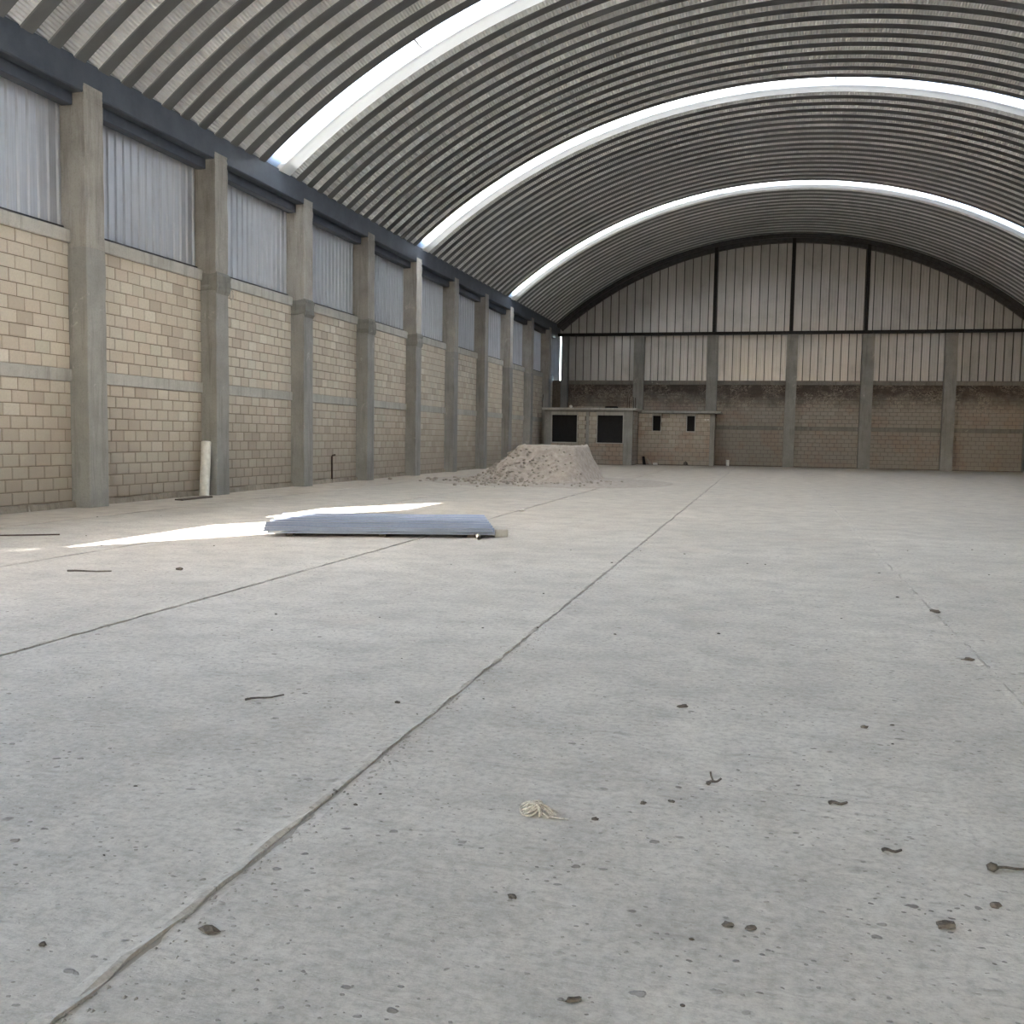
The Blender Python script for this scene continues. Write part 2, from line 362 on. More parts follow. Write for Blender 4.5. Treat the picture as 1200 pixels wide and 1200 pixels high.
# ------------------------------------------------------------------ side walls
def mx(x, right): return 2*XC - x if right else x
Z_T0, Z_T1, Z_S0, Z_S1, Z_FT = 2.41, 2.65, 5.02, 5.27, 0.13
def side_wall(right):
    name = 'wall_right' if right else 'wall_left'
    X = lambda x: mx(x, right)
    def bx(b, x0, x1, *r): xa, xb = sorted((X(x0), X(x1))); b.box(xa, xb, *r)
    core = MB()
    n0, n1 = -9, 10
    bays = []
    for n in range(n0, n1):
        ya = Y0+S*n+CW if n > n0 else YF; yb = Y0+S*(n+1)
        if n == 9: yb = YB
        bays.append((n, max(ya, YF), yb))
    for n, ya, yb in bays:
        za = 4.2 if (n == -4 and not right) else 0.0
        bx(core, -13.16, XBLK-0.014, ya-0.1, yb+0.1, za, Z_S0)
    wall = struct(core.obj(name, 'mortar'))
    indiv, rest = [], MB()
    for n, ya, yb in bays:
        for (z0, z1, nc) in ((Z_FT, Z_T0, 10), (Z_T1, Z_S0, 10)):
            for (a, z, da, dz) in courses(ya, yb, z0, z1, nc):
                if n == -4 and not right and z < 4.2: continue
                vis = (not right) and ((n == -1 and a > 13.7 and a < 16.2) or (n == 0 and a > 17.0) or (n == 1 and a > 21.5 and a < 23.4))
                if vis and len(indiv) < 300: indiv.append(place_block(me_block, wall, XBLK, 'y', a, z, da, dz))
                else: join_block(rest, X(XBLK), '-y' if right else 'y', a, z, da, dz)
    ro = rest.obj('block', 'block', wall); ro['kind'] = 'stuff'
    me_sheet = None
    for n, ya, yb in bays:
        open_bay = (n == -3 and not right); added_door = (n == -4 and not right)  # unseen opening in the left wall, added to let blue sky light in
        b = MB()
        if not added_door: bx(b, -13.1, XBLK+0.035, ya-0.05, yb+0.05, Z_T0, Z_T1); bevel(b.obj('tie_beam', 'beam', wall), 0.012, 1)
        b = MB(); bx(b, -13.2, XBLK+0.045, ya-0.05, yb+0.05, Z_S0, Z_S1); bevel(b.obj('sill_beam', 'beam', wall), 0.015, 1)
        if not added_door:
            b = MB(); rows = []
            k = max(2, int((yb-ya)/0.25))
            for q in range(k+1):
                y = ya-0.05+(yb-ya+0.1)*q/k; e = rnd(0, 0.05); h = Z_FT - rnd(0, 0.03)
                rows.append([(X(XBLK+0.05+e), y, -0.03), (X(XBLK+0.035+e*0.7), y, h), (X(XBLK-0.1), y, h+0.01)])
            b.grid(rows); b.obj('footing', 'footing', wall)
        if open_bay: continue
        ye = yb+0.06 if n != 9 else YB+0.26; ns = 4 if n != 9 else 2; ya -= 0.06
        if n == -2 and not right: ya = 10.3; ns = 1
        wd = (ye-ya)/ns
        for k in range(ns):
            b = MB(); pr = sheet_profile(wd, max(2, round(wd/0.25)))
            b.grid([[(X(-13.10+q), ya+k*wd+u, z) for u, q in pr] for z in (Z_S1-0.1, 8.0)]); b.obj('metal_sheet', 'sheet', wall)
        b = MB(); bx(b, -13.12, -13.045, ya, ye, Z_S1-0.02, Z_S1+0.07); b.obj('flashing', 'trim', wall)
    return wall
wall_left = side_wall(False)
wall_right = side_wall(True)

# ------------------------------------------------------------------ columns
def column_parts(parent, right, n, collar=0, pale=0.0):
    X = lambda x: mx(x, right); y = Y0+S*n - (0.55 if n == -3 and not right else 0)
    rr = random.Random(n*17+right)
    def shaft(name, mat, x0, x1, ya, yb, z0, z1, step=False):
        b = MB(); xa, xb = sorted((X(x0), X(x1)))
        nz = 10; rows = []
        for k in range(nz+1):
            z = z0+(z1-z0)*k/nz; e = lambda: rr.uniform(-0.008, 0.008)
            rows.append([(xa+e(), ya+e(), z), (xb+e(), ya+e(), z), (xb+e(), yb+e(), z), (xa+e(), yb+e(), z)])
        for r in rows: r.append(r[0])
        b.grid(rows); b.add(rows[0][:4], [(0, 3, 2, 1)]); b.add(rows[-1][:4], [(0, 1, 2, 3)])
        me = b.mesh(name, mat); bmm = bmesh.new(); bmm.from_mesh(me); bmesh.ops.remove_doubles(bmm, verts=bmm.verts, dist=1e-5)
        bmesh.ops.recalc_face_normals(bmm, faces=bmm.faces); bmm.to_mesh(me); bmm.free()
        o = link(name, me, parent); bevel(o, 0.018, 2); return o
    t = rr.uniform(0.93, 1.05)
    lo = shaft('lower_shaft', 'col_low', -13.15, XF, y, y+CW, -0.02, 4.95); lo.color = (t, t, t, 1)
    t2 = rr.uniform(0.92, 1.04)
    up = shaft('upper_shaft', 'col_up', -13.22, XF+0.005-0.01, y+0.01, y+CW-0.005, 4.93, 7.68); up.color = (t2, t2, t2*0.99, 1)
    ck = shaft('head', 'col_up', -12.86, XF+0.003-0.01, y+0.012, y+CW-0.008, 7.66, 7.945); ck.color = up.color
    if pale:
        for o in (up, ck): o.color = (1+pale, 1+pale, 1+pale, 1)
    if collar:
        b = MB(); xa, xb = sorted((X(-13.1), X(XF+0.025)))
        rows = []
        for k in range(7):
            z = 4.72+0.5*k/6; e = lambda: rr.uniform(-0.012, 0.016)*(0.6 if k in (0, 6) else 1.3)
            q = 0.012 if 0 < k < 6 else -0.02
            rows.append([(xa, y-q+e(), z), ((xa+xb)/2, y-q+e(), z), (xb+q+e(), y-q+e(), z), (xb+q+e(), y+CW/2, z), (xb+q+e(), y+CW+q+e(), z), (xa, y+CW+q+e(), z)])
        b.grid(rows); cobj = b.obj('joint_collar', 'col_low', parent); cobj.color = (collar, collar, collar*0.97, 1)
ORD = ['first', 'second', 'third', 'fourth', 'fifth', 'sixth', 'seventh', 'eighth', 'ninth', 'tenth']
EXTRA = {0: 'nearest and largest', 1: 'with the white pipe leaning on it', 4: 'with a pale upper face', 7: 'with a pale upper face', 9: 'beside the far left corner'}
for n in range(10):
    t = empty('concrete_column', (0, 0, 0))
    tag(t, '%s concrete column from the left edge along the left wall%s' % (ORD[n], ', '+EXTRA[n] if n in EXTRA else ''), 'column', 'left wall columns')
    column_parts(t, False, n, {1: 0.8, 2: 0.72, 3: 0.85, 4: 0.9}.get(n, 0), {4: 0.22, 7: 0.22}.get(n, 0))
for n in range(-9, 0):
    if Y0+S*n > YF: column_parts(wall_left, False, n)
for n in range(-8, 10): column_parts(wall_right, True, n)

# ------------------------------------------------------------------ gutter along the left eave
gut = empty('eave_gutter'); tag(gut, 'long dark blue-grey sheet steel gutter along the left eave above the columns', 'gutter')
gut2 = empty('eave_gutter'); struct(gut2, 'dark steel gutter along the right eave', 'gutter'); gut2.name = 'trim_1'
def gutter(parent, right):
    X = lambda x: mx(x, right)
    y = YF
    first = 14.68 - 3.352*math.floor((14.68-YF)/3.352)
    ys_ = [YF] + [first+3.352*k for k in range(1, 25) if first+3.352*k < YB-0.5] + [YB+0.3]
    for a, c in zip(ys_[:-1], ys_[1:]):
        b = MB(); j = rnd(-0.006, 0.006)
        prof = [(-12.60, 8.36), (-12.575+j, 8.36), (-12.575+j, 7.80), (-12.60, 7.775), (-12.82, 7.775), (-13.40, 7.775), (-13.40, 8.77), (-13.37, 8.77), (-13.37, 7.81), (-12.60, 7.81), (-12.60, 8.36)]
        b.grid([[(X(px), yy, pz) for px, pz in prof] for yy in (a+0.004, c-0.004)])
        g = b.obj('gutter_section', 'gutter', parent)
        b = MB(); b.grid([[(X(px)+(-.006 if right else .006), yy, pz) for px, pz in [(-12.575+j, 8.36), (-12.575+j, 7.80)]] for yy in (c-0.03, c+0.03)])
        b.obj('seam_strip', 'gutter', parent)
    b = MB(); b.grid([[(X(px), yy, pz) for px, pz in ((-13.40, 8.76), (-12.50, 8.70))] for yy in (YF, YB+0.3)]); b.obj('added_sky_cap', 'gutter', parent)  # added cover that keeps sky light from leaking into the gutter
    for n in range(-9, 10):
        ya = max(Y0+S*n+CW, YF); yb = Y0+S*(n+1) if n < 9 else YB
        if n in (-3,) and not right: continue
        b = MB(); xa, xb = sorted((X(-13.04), X(-12.80))); b.box(xa, xb, ya, yb, 7.55, 7.78); bevel(b.obj('eave_beam', 'gutter', parent), 0.01, 1)
gutter(gut, False); gutter(gut2, True)

# ------------------------------------------------------------------ roof: arched trapezoid panels
ceil = struct(empty('ceiling'))
P = 0.665
A1 = math.asin((12.63+XC)/RIN)
def arc_pt(th, R, y): return (XC + R*math.sin(th), y, ZC + R*math.cos(th))
def panel_mesh():
    b = MB(); n = 760; D = ROUT-RIN
    rows = []
    for k in range(n+1):
        th = -A1 + 2*A1*k/n; c = 0.011 if k % 2 else -0.011
        rows.append([arc_pt(th, ROUT, 0), arc_pt(th, ROUT, 0.035), arc_pt(th, ROUT-D*0.10+0, 0.06),
                     arc_pt(th, ROUT-D*0.16-c*0.8, 0.075-c), arc_pt(th, RIN+D*0.16-c*0.8, 0.285-c), arc_pt(th, RIN+D*0.06, 0.305),
                     arc_pt(th, RIN, 0.325), arc_pt(th, RIN, 0.615), arc_pt(th, ROUT, P)])
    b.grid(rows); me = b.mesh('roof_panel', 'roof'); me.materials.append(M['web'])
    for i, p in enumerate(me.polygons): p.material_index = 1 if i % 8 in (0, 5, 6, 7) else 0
    return me
me_panel = panel_mesh()
SKY = [-11.4, 11.6, 23.10, 34.15, 47.1]
def sky_sheet(y, th0, th1):
    b = MB(); n = 40; rows = []
    for k in range(n+1):
        th = th0+(th1-th0)*k/n
        rows.append([arc_pt(th, RIN+0.10, y-0.06), arc_pt(th, RIN+0.075, y+0.34), arc_pt(th, RIN+0.10, y+0.66)])
    b.grid(rows); return b
y = YF-0.3; spans = []; rr = random.Random(5); k = 0
def near(yv): return [s for s in SKY if s-P*0.5 <= yv < s+P*0.5]
while y < YB+0.4:
    s = near(y)
    if s:
        s = s[0]; y = s
        cuts = [-A1] + sorted(rr.uniform(-0.1, 0.1) + A1*q for q in (-0.62, -0.30, 0.02, 0.34, 0.66)) + [A1]
        for a, c in zip(cuts[:-1], cuts[1:]):
            sky_sheet(s, a-0.002, c+0.002).obj('skylight_sheet', 'skylight', ceil, True)
            if c < A1:
                b = MB(); b.grid([[arc_pt(c+d, RIN+e, yy) for e, yy in ((0.085, s-0.06), (0.06, s+0.34), (0.085, s+0.66))] for d in (-0.0012, 0.0012)])
                b.obj('lap_strip', 'trim', ceil)
        b = MB(); nn = 200
        for seg in range(1):
            b.grid([[arc_pt(th, RIN+0.10, s+0.66), arc_pt(th, RIN+0.0, s+0.68), arc_pt(th, RIN, s+0.71), arc_pt(th, RIN+0.01, s+1.30), arc_pt(th, ROUT, s+1.34)] for th in [-A1+2*A1*q/nn for q in range(nn+1)]])
        b.obj('skylight_rib', 'opal', ceil, True)
        b = MB(); b.grid([[arc_pt(th, ROUT, s), arc_pt(th, RIN+0.10, s), arc_pt(th, RIN+0.10, s-0.06)] for th in [-A1+2*A1*q/nn for q in range(nn+1)]])
        b.obj('skylight_flashing', 'trim', ceil, True)
        y = s+1.33; continue
    # stretch the panel so that panels fill the run between two skylights exactly
    nxt = min([s for s in SKY if s > y+0.1] + [YB+0.41]); cnt = max(1, round((nxt-y)/P)); p = (nxt-y)/cnt
    for q in range(cnt):
        o = link('roof_panel', me_panel, ceil); o.location = (0, y+q*p, 0); o.scale = (1, p/P, 1)
        v = rr.uniform(0.80, 0.93) if k % 3 else rr.uniform(1.0, 1.1); k += 1
        o.color = (v, v, v*0.985, 1)
    y = nxt

# ------------------------------------------------------------------ far end wall
core = MB(); core.box(-13.2, 14.6, YB+0.014, YB+0.22, 0, 5.0)
wall_back = struct(core.obj('wall_back', 'mortar_back'))
BC = [(-12.37, -11.95), (-7.93, -7.32), (-3.63, -3.0), (0.88, 1.49), (5.0, 5.66), (9.38, 10.01), (13.6, 14.2)]
rest = MB()
for (a, c) in zip(BC[:-1], BC[1:]):
    for z0, z1, nc in ((0.05, 2.14, 9), (2.36, 4.78, 11)):
        for q in courses(a[1], c[0], z0, z1, nc, 0.40): join_block(rest, YB, 'x', *q)
    b = MB(); b.box(a[1]-.02, c[0]+.02, YB-0.03, YB+0.2, 2.14, 2.36); bevel(b.obj('tie_beam', 'beam_back', wall_back), 0.012, 1)
    b = MB(); b.box(a[1]-.02, c[0]+.02, YB-0.06, YB+0.25, 4.76, 4.98); bevel(b.obj('sill_beam', 'beam_back', wall_back), 0.012, 1)
ro = rest.obj('block', 'block_back', wall_back); ro['kind'] = 'stuff'
YS = YB+0.20
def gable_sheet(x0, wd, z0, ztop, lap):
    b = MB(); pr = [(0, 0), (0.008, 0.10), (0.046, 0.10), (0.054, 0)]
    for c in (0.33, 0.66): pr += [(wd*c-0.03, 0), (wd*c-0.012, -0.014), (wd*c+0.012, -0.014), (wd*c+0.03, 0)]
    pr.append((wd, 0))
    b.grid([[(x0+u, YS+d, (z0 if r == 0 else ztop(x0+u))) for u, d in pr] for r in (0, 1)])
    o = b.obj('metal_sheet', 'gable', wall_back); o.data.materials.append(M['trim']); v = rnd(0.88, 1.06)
    for i in (0, 1, 2): o.data.polygons[i].material_index = 1  # dark groove faces: the seam shadow is put into the colour
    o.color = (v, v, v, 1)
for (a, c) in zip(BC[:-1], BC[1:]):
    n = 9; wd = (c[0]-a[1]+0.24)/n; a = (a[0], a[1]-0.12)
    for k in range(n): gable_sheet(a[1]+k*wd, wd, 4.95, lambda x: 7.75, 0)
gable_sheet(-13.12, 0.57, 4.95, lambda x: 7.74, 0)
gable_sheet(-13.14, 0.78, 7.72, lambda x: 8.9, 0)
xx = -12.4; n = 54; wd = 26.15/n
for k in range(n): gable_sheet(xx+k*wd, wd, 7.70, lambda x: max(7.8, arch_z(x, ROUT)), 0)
b = MB(); b.box(-12.6, 13.95, YB-0.38, YB-0.2, 7.64, 7.82); bevel(b.obj('steel_beam', 'steel', wall_back), 0.01, 1)
for x in (-3.28, 1.08, 5.17):
    b = MB(); b.box(x-0.095, x+0.095, YB-0.2, YB-0.02, 7.8, arch_z(x, RIN-0.1)); bevel(b.obj('steel_post', 'steel', wall_back), 0.01, 1)
def arc_band(name, mat, parent, R0, R1, ya, yb, a0=-A1, a1=A1):
    b = MB(); n = 90; b.grid([[arc_pt(t, R0, ya), arc_pt(t, R0, yb), arc_pt(t, R1, yb), arc_pt(t, R1, ya), arc_pt(t, R0, ya)] for t in [a0+(a1-a0)*q/n for q in range(n+1)]])
    return b.obj(name, mat, parent, False)
arc_band('arch_trim', 'trim', wall_back, RIN-0.36, RIN-0.02, YB-0.08, YB+0.14)
arc_band('arch_angle', 'trim', wall_back, RIN-0.20, RIN+0.02, YB-0.75, YB-0.62)
for i, (a, c) in enumerate(BC):
    b = MB(); rr = random.Random(i+40); rows = []
    for k in range(9):
        z = -0.02+7.66*k/8; e = lambda: rr.uniform(-0.012, 0.012)
        w_ = 0.03*(1 if z < 5 else 0)
        r = [(a-w_*0+e(), YB-0.36+e(), z), (c+e(), YB-0.36+e(), z), (c+e(), YB+0.18, z), (a+e(), YB+0.18, z)]; r.append(r[0]); rows.append(r)
    b.grid(rows); b.add(rows[-1][:4], [(0, 1, 2, 3)])
    if i in (0, 6):
        o = b.obj('corner_column', 'col_low', wall_back); o.color = (0.62, 0.63, 0.66, 1)
        continue
    o = b.obj('concrete_column', 'col_low'); v = rr.uniform(0.82, 0.95); o.color = (v, v, v*0.98, 1)
    tag(o, ['', 'concrete column on the far wall rising behind the joint of the two rooms',
            'concrete column on the far wall at the right end of the small-window room',
            'concrete column on the far wall under the middle gable post',
            'concrete column on the far wall under the rightmost gable post',
            'rightmost concrete column on the far wall, no gable post above it'][i], 'column', 'far wall columns')

# ------------------------------------------------------------------ near end wall, behind the camera: gate opening in the middle
wf = MB()
wf.box(-13.2, -5.0, YF-0.25, YF, 0, 5.2); wf.box(6.4, 14.6, YF-0.25, YF, 0, 5.2)
wall_front = struct(wf.obj('wall_front', 'mortar'))
b = MB(); b.grid([[(x, YF-0.1, z if z == 5.0 else max(5.0, arch_z(x, ROUT))) for x in [-13.2+27.8*q/60 for q in range(61)]] for z in (5.0, 99)])
b.obj('metal_sheet', 'gable', wall_front)

# ------------------------------------------------------------------ rooms in the far left corner
me_rblock = block_mesh('room_block', 'block_room')
def room(label, x0, x1, yf, holes, posts, slab, frame_top=2.98):
    t = empty('block_room', ((x0+x1)/2, yf, 0)); tag(t, label, 'room')
    def part(b, name, mat):
        o = b.obj(name, mat, None); o.parent = t; o.matrix_parent_inverse = Matrix.Translation((-(x0+x1)/2, -yf, 0)); return o
    # hollow backing with openings
    b = MB(); zt = 3.1; yi = yf+0.16
    xs_ = sorted({x0, x1} | {h[0] for h in holes} | {h[1] for h in holes}); zs_ = sorted({0.0, zt} | {h[2] for h in holes} | {h[3] for h in holes})
    for xa, xb in zip(xs_[:-1], xs_[1:]):
        for za, zb in zip(zs_[:-1], zs_[1:]):
            if any(xa >= h[0]-1e-6 and xb <= h[1]+1e-6 and za >= h[2]-1e-6 and zb <= h[3]+1e-6 for h in holes): continue
            b.box(xa, xb, yf+0.014, yi, za, zb)
    b.box(x1-0.16, x1-0.014, yf+0.014, YB, 0, zt)
    b.box(x0, x0+0.1, yf+0.014, YB, 0, zt)
    part(b, 'wall_core', 'mortar_back')
    solid = [(p[0], p[1], p[2], p[3]) for p in posts]
    for (a, z, da, dz) in courses(x0, x1, 0.03, frame_top, 12, 0.40, 0.014, [(h[0]-0.05, h[1]+0.05, h[2]-0.05, h[3]+0.2) for h in holes] + solid):
        o = place_block(me_rblock, None, yf, 'x', a, z, da, dz, 0.12); mw = o.matrix_world.copy(); o.parent = t
        o.matrix_parent_inverse = Matrix.Translation((-(x0+x1)/2, -yf, 0)); o.matrix_basis = mw
    for p in posts:
        b = MB(); b.box(p[0], p[1], yf-0.012, yf+0.15, p[2], p[3]); bevel(part(b, 'concrete_post', 'col_low'), 0.01, 1).color = (1, 1, 0.98, 1)
    b = MB(); b.box(x0, x1, yf-0.014, yf+0.15, frame_top, 3.1); part(b, 'ring_beam', 'col_low').color = (.75, .75, .74, 1)
    for h in holes:
        b = MB(); b.box(h[0]-0.05, h[1]+0.05, yf-0.010, yf+0.16, h[3], h[3]+0.2); part(b, 'lintel', 'beam')
        b = MB(); b.box(h[0]-0.05, h[1]+0.05, yf-0.02, yf+0.16, h[2]-0.05, h[2]); part(b, 'sill', 'beam')
        b = MB(); b.box(h[0]-0.05, h[0], yf-0.006, yf+0.16, h[2], h[3]); part(b, 'jamb', 'beam')
        b = MB(); b.box(h[1], h[1]+0.05, yf-0.006, yf+0.16, h[2], h[3]); part(b, 'jamb', 'beam')
    b = MB(); b.box(x0+0.12, x1-0.18, yf+0.55, yf+0.57, 0.9, 3.08); part(b, 'added_shade_panel', 'opening_shade')  # added black panel, stands in for the shade inside the openings
    b = MB(); b.box(*slab); bevel(part(b, 'roof_slab', 'beam'), 0.015, 1)
    return t, part
tL, partL = room('block room with two large square dark openings in the far left corner', -12.5, -7.40, 55.5,
     [(-12.05, -10.60, 1.25, 2.80), (-9.42, -7.96, 1.25, 2.80)],
     [(-12.5, -12.10, 0, 3.0), (-7.91, -7.40, 0, 3.0), (-10.08, -9.90, 0, 3.0)], (-12.62, -7.18, 55.28, 59.5, 3.09, 3.21))
rest = MB()
for q in courses(55.65, 57.78, 0.03, 3.05, 12, 0.40): join_block(rest, -7.40, 'y', *q)
o = partL(rest, 'block', 'block_room'); o['kind'] = 'stuff'
tR, partR = room('block room with two narrow slot windows under a thin concrete slab by the far wall', -7.38, -2.98, 57.8,
     [(-6.53, -6.08, 1.98, 2.86), (-4.56, -4.12, 1.98, 2.86)], [(-3.24, -2.98, 0, 3.0)], (-7.17, -2.64, 57.55, 59.5, 3.03, 3.15))
for (x, z) in ((-3.52, 2.66), (-3.36, 2.66)):
    b = MB(); n = 8; b.add([(x+0.06*math.cos(t), 57.785, z+0.05*math.sin(t)) for t in [6.283*q/n for q in range(n)]] + [(x, 57.778, z)], [(q, (q+1) % n, n) for q in range(n)])
    partR(b, 'paint_spot', 'white')

# ------------------------------------------------------------------ pile of dirt
pile = empty('dirt_pile', (-7.2, 33.0, 0)); tag(pile, 'flat-topped pile of pale loose dirt on the floor before the far rooms', 'dirt pile')
from mathutils import noise as mnoise
def pile_h(x, y):
    dx, dy = x+7.2, y-33.6
    ex = (dx-0.98)/0.62 if dx > 0.98 else ((-0.98-dx)/1.75 if dx < -0.98 else 0)
    ey = (-1.0-dy)/2.1 if dy < -1.0 else ((dy-1.0)/1.5 if dy > 1.0 else 0)
    r = math.hypot(ex, ey)
    h = 1.22*max(0, 1-r)**(1.15 if dx > 0 else 1.3)
    skirt = 0.10*max(0, 1-math.hypot(dx/4.4, (dy+0.8)/4.6))
    v = Vector((x, y, 0)); k = min(1, (h+0.02)*3)
    nz = mnoise.fractal(v*1.1, 1.0, 2.0, 4)*0.13 + mnoise.fractal(v*5, 1.0, 2.0, 3)*0.045
    flat = 1 if r == 0 else 0
    hh = max(h, skirt) + nz*k*(0.25 if flat else 1.0)*(1 if h > 0.03 else 0.4) 
    if h > 0.1 and not flat: hh -= 0.10*abs(mnoise.noise(Vector((math.atan2(dy, dx)*5, 0, 3))))*min(1, (1.2-h)*2)
    return hh if max(h, skirt) > 0.004 else -0.03
b = MB(); nx, ny = 170, 150; rows = []
for j in range(ny+1):
    yy = 28.6 + 10.0*j/ny
    rows.append([(-12.3+9.4*i/nx+7.2, yy-33.0, pile_h(-12.3+9.4*i/nx, yy)) for i in range(nx+1)])
b.grid(rows); b.obj('mound', 'dirt', pile, True)
def lump(r, seed, sx, flat):
    bmm = bmesh.new(); bmesh.ops.create_icosphere(bmm, subdivisions=2, radius=1.0)
    o = Vector((seed*3.7, seed*1.3, 0)); vv = []
    for v in bmm.verts:
        k = 1 + 0.55*mnoise.noise(v.co*1.6+o) + 0.25*mnoise.noise(v.co*4+o)
        vv.append((v.co.x*r*k*sx, v.co.y*r*k*0.85, max(v.co.z*k*flat, -0.4)*r + r*0.4))
    fs = [tuple(x.index for x in f.verts) for f in bmm.faces]; bmm.free(); return vv, fs
def clod_verts(r, seed, flat=0.7):
    rr = random.Random(seed); v = []
    t = (1+5**.5)/2
    for p in [(-1,t,0),(1,t,0),(-1,-t,0),(1,-t,0),(0,-1,t),(0,1,t),(0,-1,-t),(0,1,-t),(t,0,-1),(t,0,1),(-t,0,-1),(-t,0,1)]:
        q = Vector(p).normalized()*r*rr.uniform(0.7, 1.25); v.append((q.x, q.y, q.z*flat))
    return v
IF = [(0,11,5),(0,5,1),(0,1,7),(0,7,10),(0,10,11),(1,5,9),(5,11,4),(11,10,2),(10,7,6),(7,1,8),(3,9,4),(3,4,2),(3,2,6),(3,6,8),(3,8,9),(4,9,5),(2,4,11),(6,2,10),(8,6,7),(9,8,1)]
b = MB(); rr = random.Random(11)
for k in range(420):
    x = -7.2 + rr.gauss(-0.9, 1.2); yv = 31.6 + rr.gauss(0, 1.2)
    h = pile_h(x, yv)
    if h < 0.0: h = 0
    if h > 1.1: continue
    r = rr.uniform(0.02, 0.085)*(1 if x < -7.5 else 0.7)
    b.add([(p[0]+x+7.2, p[1]+yv-33.0, p[2]+h+r*0.25) for p in clod_verts(r, k)], IF)
o = b.obj('rubble', 'dirt2', pile); o['kind'] = 'stuff'

# ------------------------------------------------------------------ loose sheets on the floor
ang = math.radians(19.5)
def floor_sheet(label, cx, cy, L, W, z, dang):
    t = empty('roofing_sheet', (cx, cy, z)); t.rotation_euler = (0, 0, ang+dang); tag(t, label, 'metal sheet', 'stacked roofing sheets on the floor')
    b = MB(); pr = []; nr = 5; p = W/nr
    for k in range(nr):
        c = (k+0.5)*p-W/2
        pr += [(k*p-W/2, 0.0), (c-0.085, 0.0), (c-0.04, 0.06), (c+0.04, 0.06), (c+0.085, 0.0)]
    pr.append((W/2, 0.0))
    rows = [[(L*q/12-L/2, v, h+0.004*math.sin(q*1.3)) for v, h in pr] for q in range(13)]
    b.grid(rows); b.obj('sheet', 'loose', t)
    b = MB(); b.grid([[(L*q/12-L/2, -W/2+0.002, 0.0), (L*q/12-L/2, -W/2-0.004, -0.022)] for q in (0, 6, 12)]); b.obj('edge_lip', 'loose', t)
PC = (-5.80, 14.32)
for k, nm in enumerate(('bottom', 'second from bottom', 'third from bottom', 'topmost')):
    floor_sheet('%s ribbed metal sheet of the flat stack lying on the sunlit floor' % nm, PC[0]+(0.05, -0.03, 0.03, 0)[k], PC[1]+(0, 0.03, -0.03, 0.0)[k], 3.30, 2.10, 0.075+0.02*k, (0.004, -0.003, 0.005, 0)[k])
Rz = Matrix.Rotation(ang, 3, 'Z')
for k, s_ in enumerate((-1.3, 0.05, 1.35)):
    b = MB(); b.box(-0.05, 0.05, -0.98, 0.98, 0, 0.05); o = bevel(b.obj('wooden_bearer', 'wood'), 0.008, 1)
    q = Rz @ Vector((s_, 0, 0)); o.location = (PC[0]+q.x, PC[1]+q.y, 0.0); o.rotation_euler = (0, 0, ang)
    tag(o, ['wooden bearer under the left end of the sheet stack', 'wooden bearer under the middle of the sheet stack', 'wooden bearer under the right end of the sheet stack'][k], 'wood', 'bearers under the sheets')
q = Rz @ Vector((1.80, -0.80, 0))
b = MB(); b.box(-0.10, 0.10, -0.09, 0.09, 0, 0.12); o = bevel(b.obj('mortar_block', 'beam'), 0.012, 1); o.location = (PC[0]+q.x, PC[1]+q.y, 0.0); o.rotation_euler = (0, 0, ang+0.15)
tag(o, 'small grey concrete block at the right corner of the sheet stack', 'block')
q = Rz @ Vector((1.45, -1.28, 0))
b = MB(); b.tube([(0, -0.06, 0.035), (0, 0.30, 0.035)], 0.032, 10, False); b.tube([(0, -0.06, 0.035), (0, 0.30, 0.035)], 0.024, 10, False); o = b.obj('pipe_offcut', 'pvc', None, True)
o.location = (PC[0]+q.x, PC[1]+q.y, 0); o.rotation_euler = (0, 0, ang); tag(o, 'white pipe offcut poking out under the front edge of the sheets', 'pipe')

# ------------------------------------------------------------------ things along the left wall
b = MB(); b.tube([(-12.66, 20.30, 0.0), (-12.76, 20.56, 1.26)], 0.115, 20, False); b.tube([(-12.66, 20.30, 0.0), (-12.76, 20.56, 1.26)], 0.100, 20, False)
pb = [Vector((-12.76, 20.56, 1.26)), Vector((-12.7605, 20.5613, 1.2663))]
o = b.obj('drain_pipe', 'pvc', None, True); tag(o, 'thick white plastic pipe leaning against the second left column', 'pipe')
b = MB(); b.box(-12.42, -12.22, 18.75, 19.95, 0.0, 0.03); o = bevel(b.obj('plank', 'wood'), 0.006, 1); o.location = (0, 0, 0.0)
tag(o, 'dark weathered plank lying flat on the floor near the leaning pipe', 'plank')
b = MB(); b.tube([(XBLK+0.03, 27.8, 0.0), (XBLK+0.03, 27.8, 0.78), (XBLK+0.035, 27.83, 0.83), (XBLK+0.06, 27.95, 0.85)], 0.028, 8)
o = b.obj('conduit_pipe', 'rust', None, True); tag(o, 'short dark conduit standing against the block wall between third and fourth columns', 'conduit')
b = MB(); rng = [(XBLK+0.06, 21.95+0.07*math.cos(t), 4.86+0.13*math.sin(t)) for t in [6.283*q/14 for q in range(15)]]
b.tube(rng, 0.012, 6, False); o = b.obj('wire_loop', 'string', None, True); tag(o, 'small pale wire loop hanging under the sill right of the second column', 'wire')
b = MB(); b.tube([(-10.55, 11.12, 0.02), (-10.1, 11.40, 0.02), (-9.61, 11.73, 0.02)], 0.011, 6); o = b.obj('steel_rod', 'rust', None, True)
tag(o, 'thin dark rod lying on the floor at the left edge of the photo', 'rod')

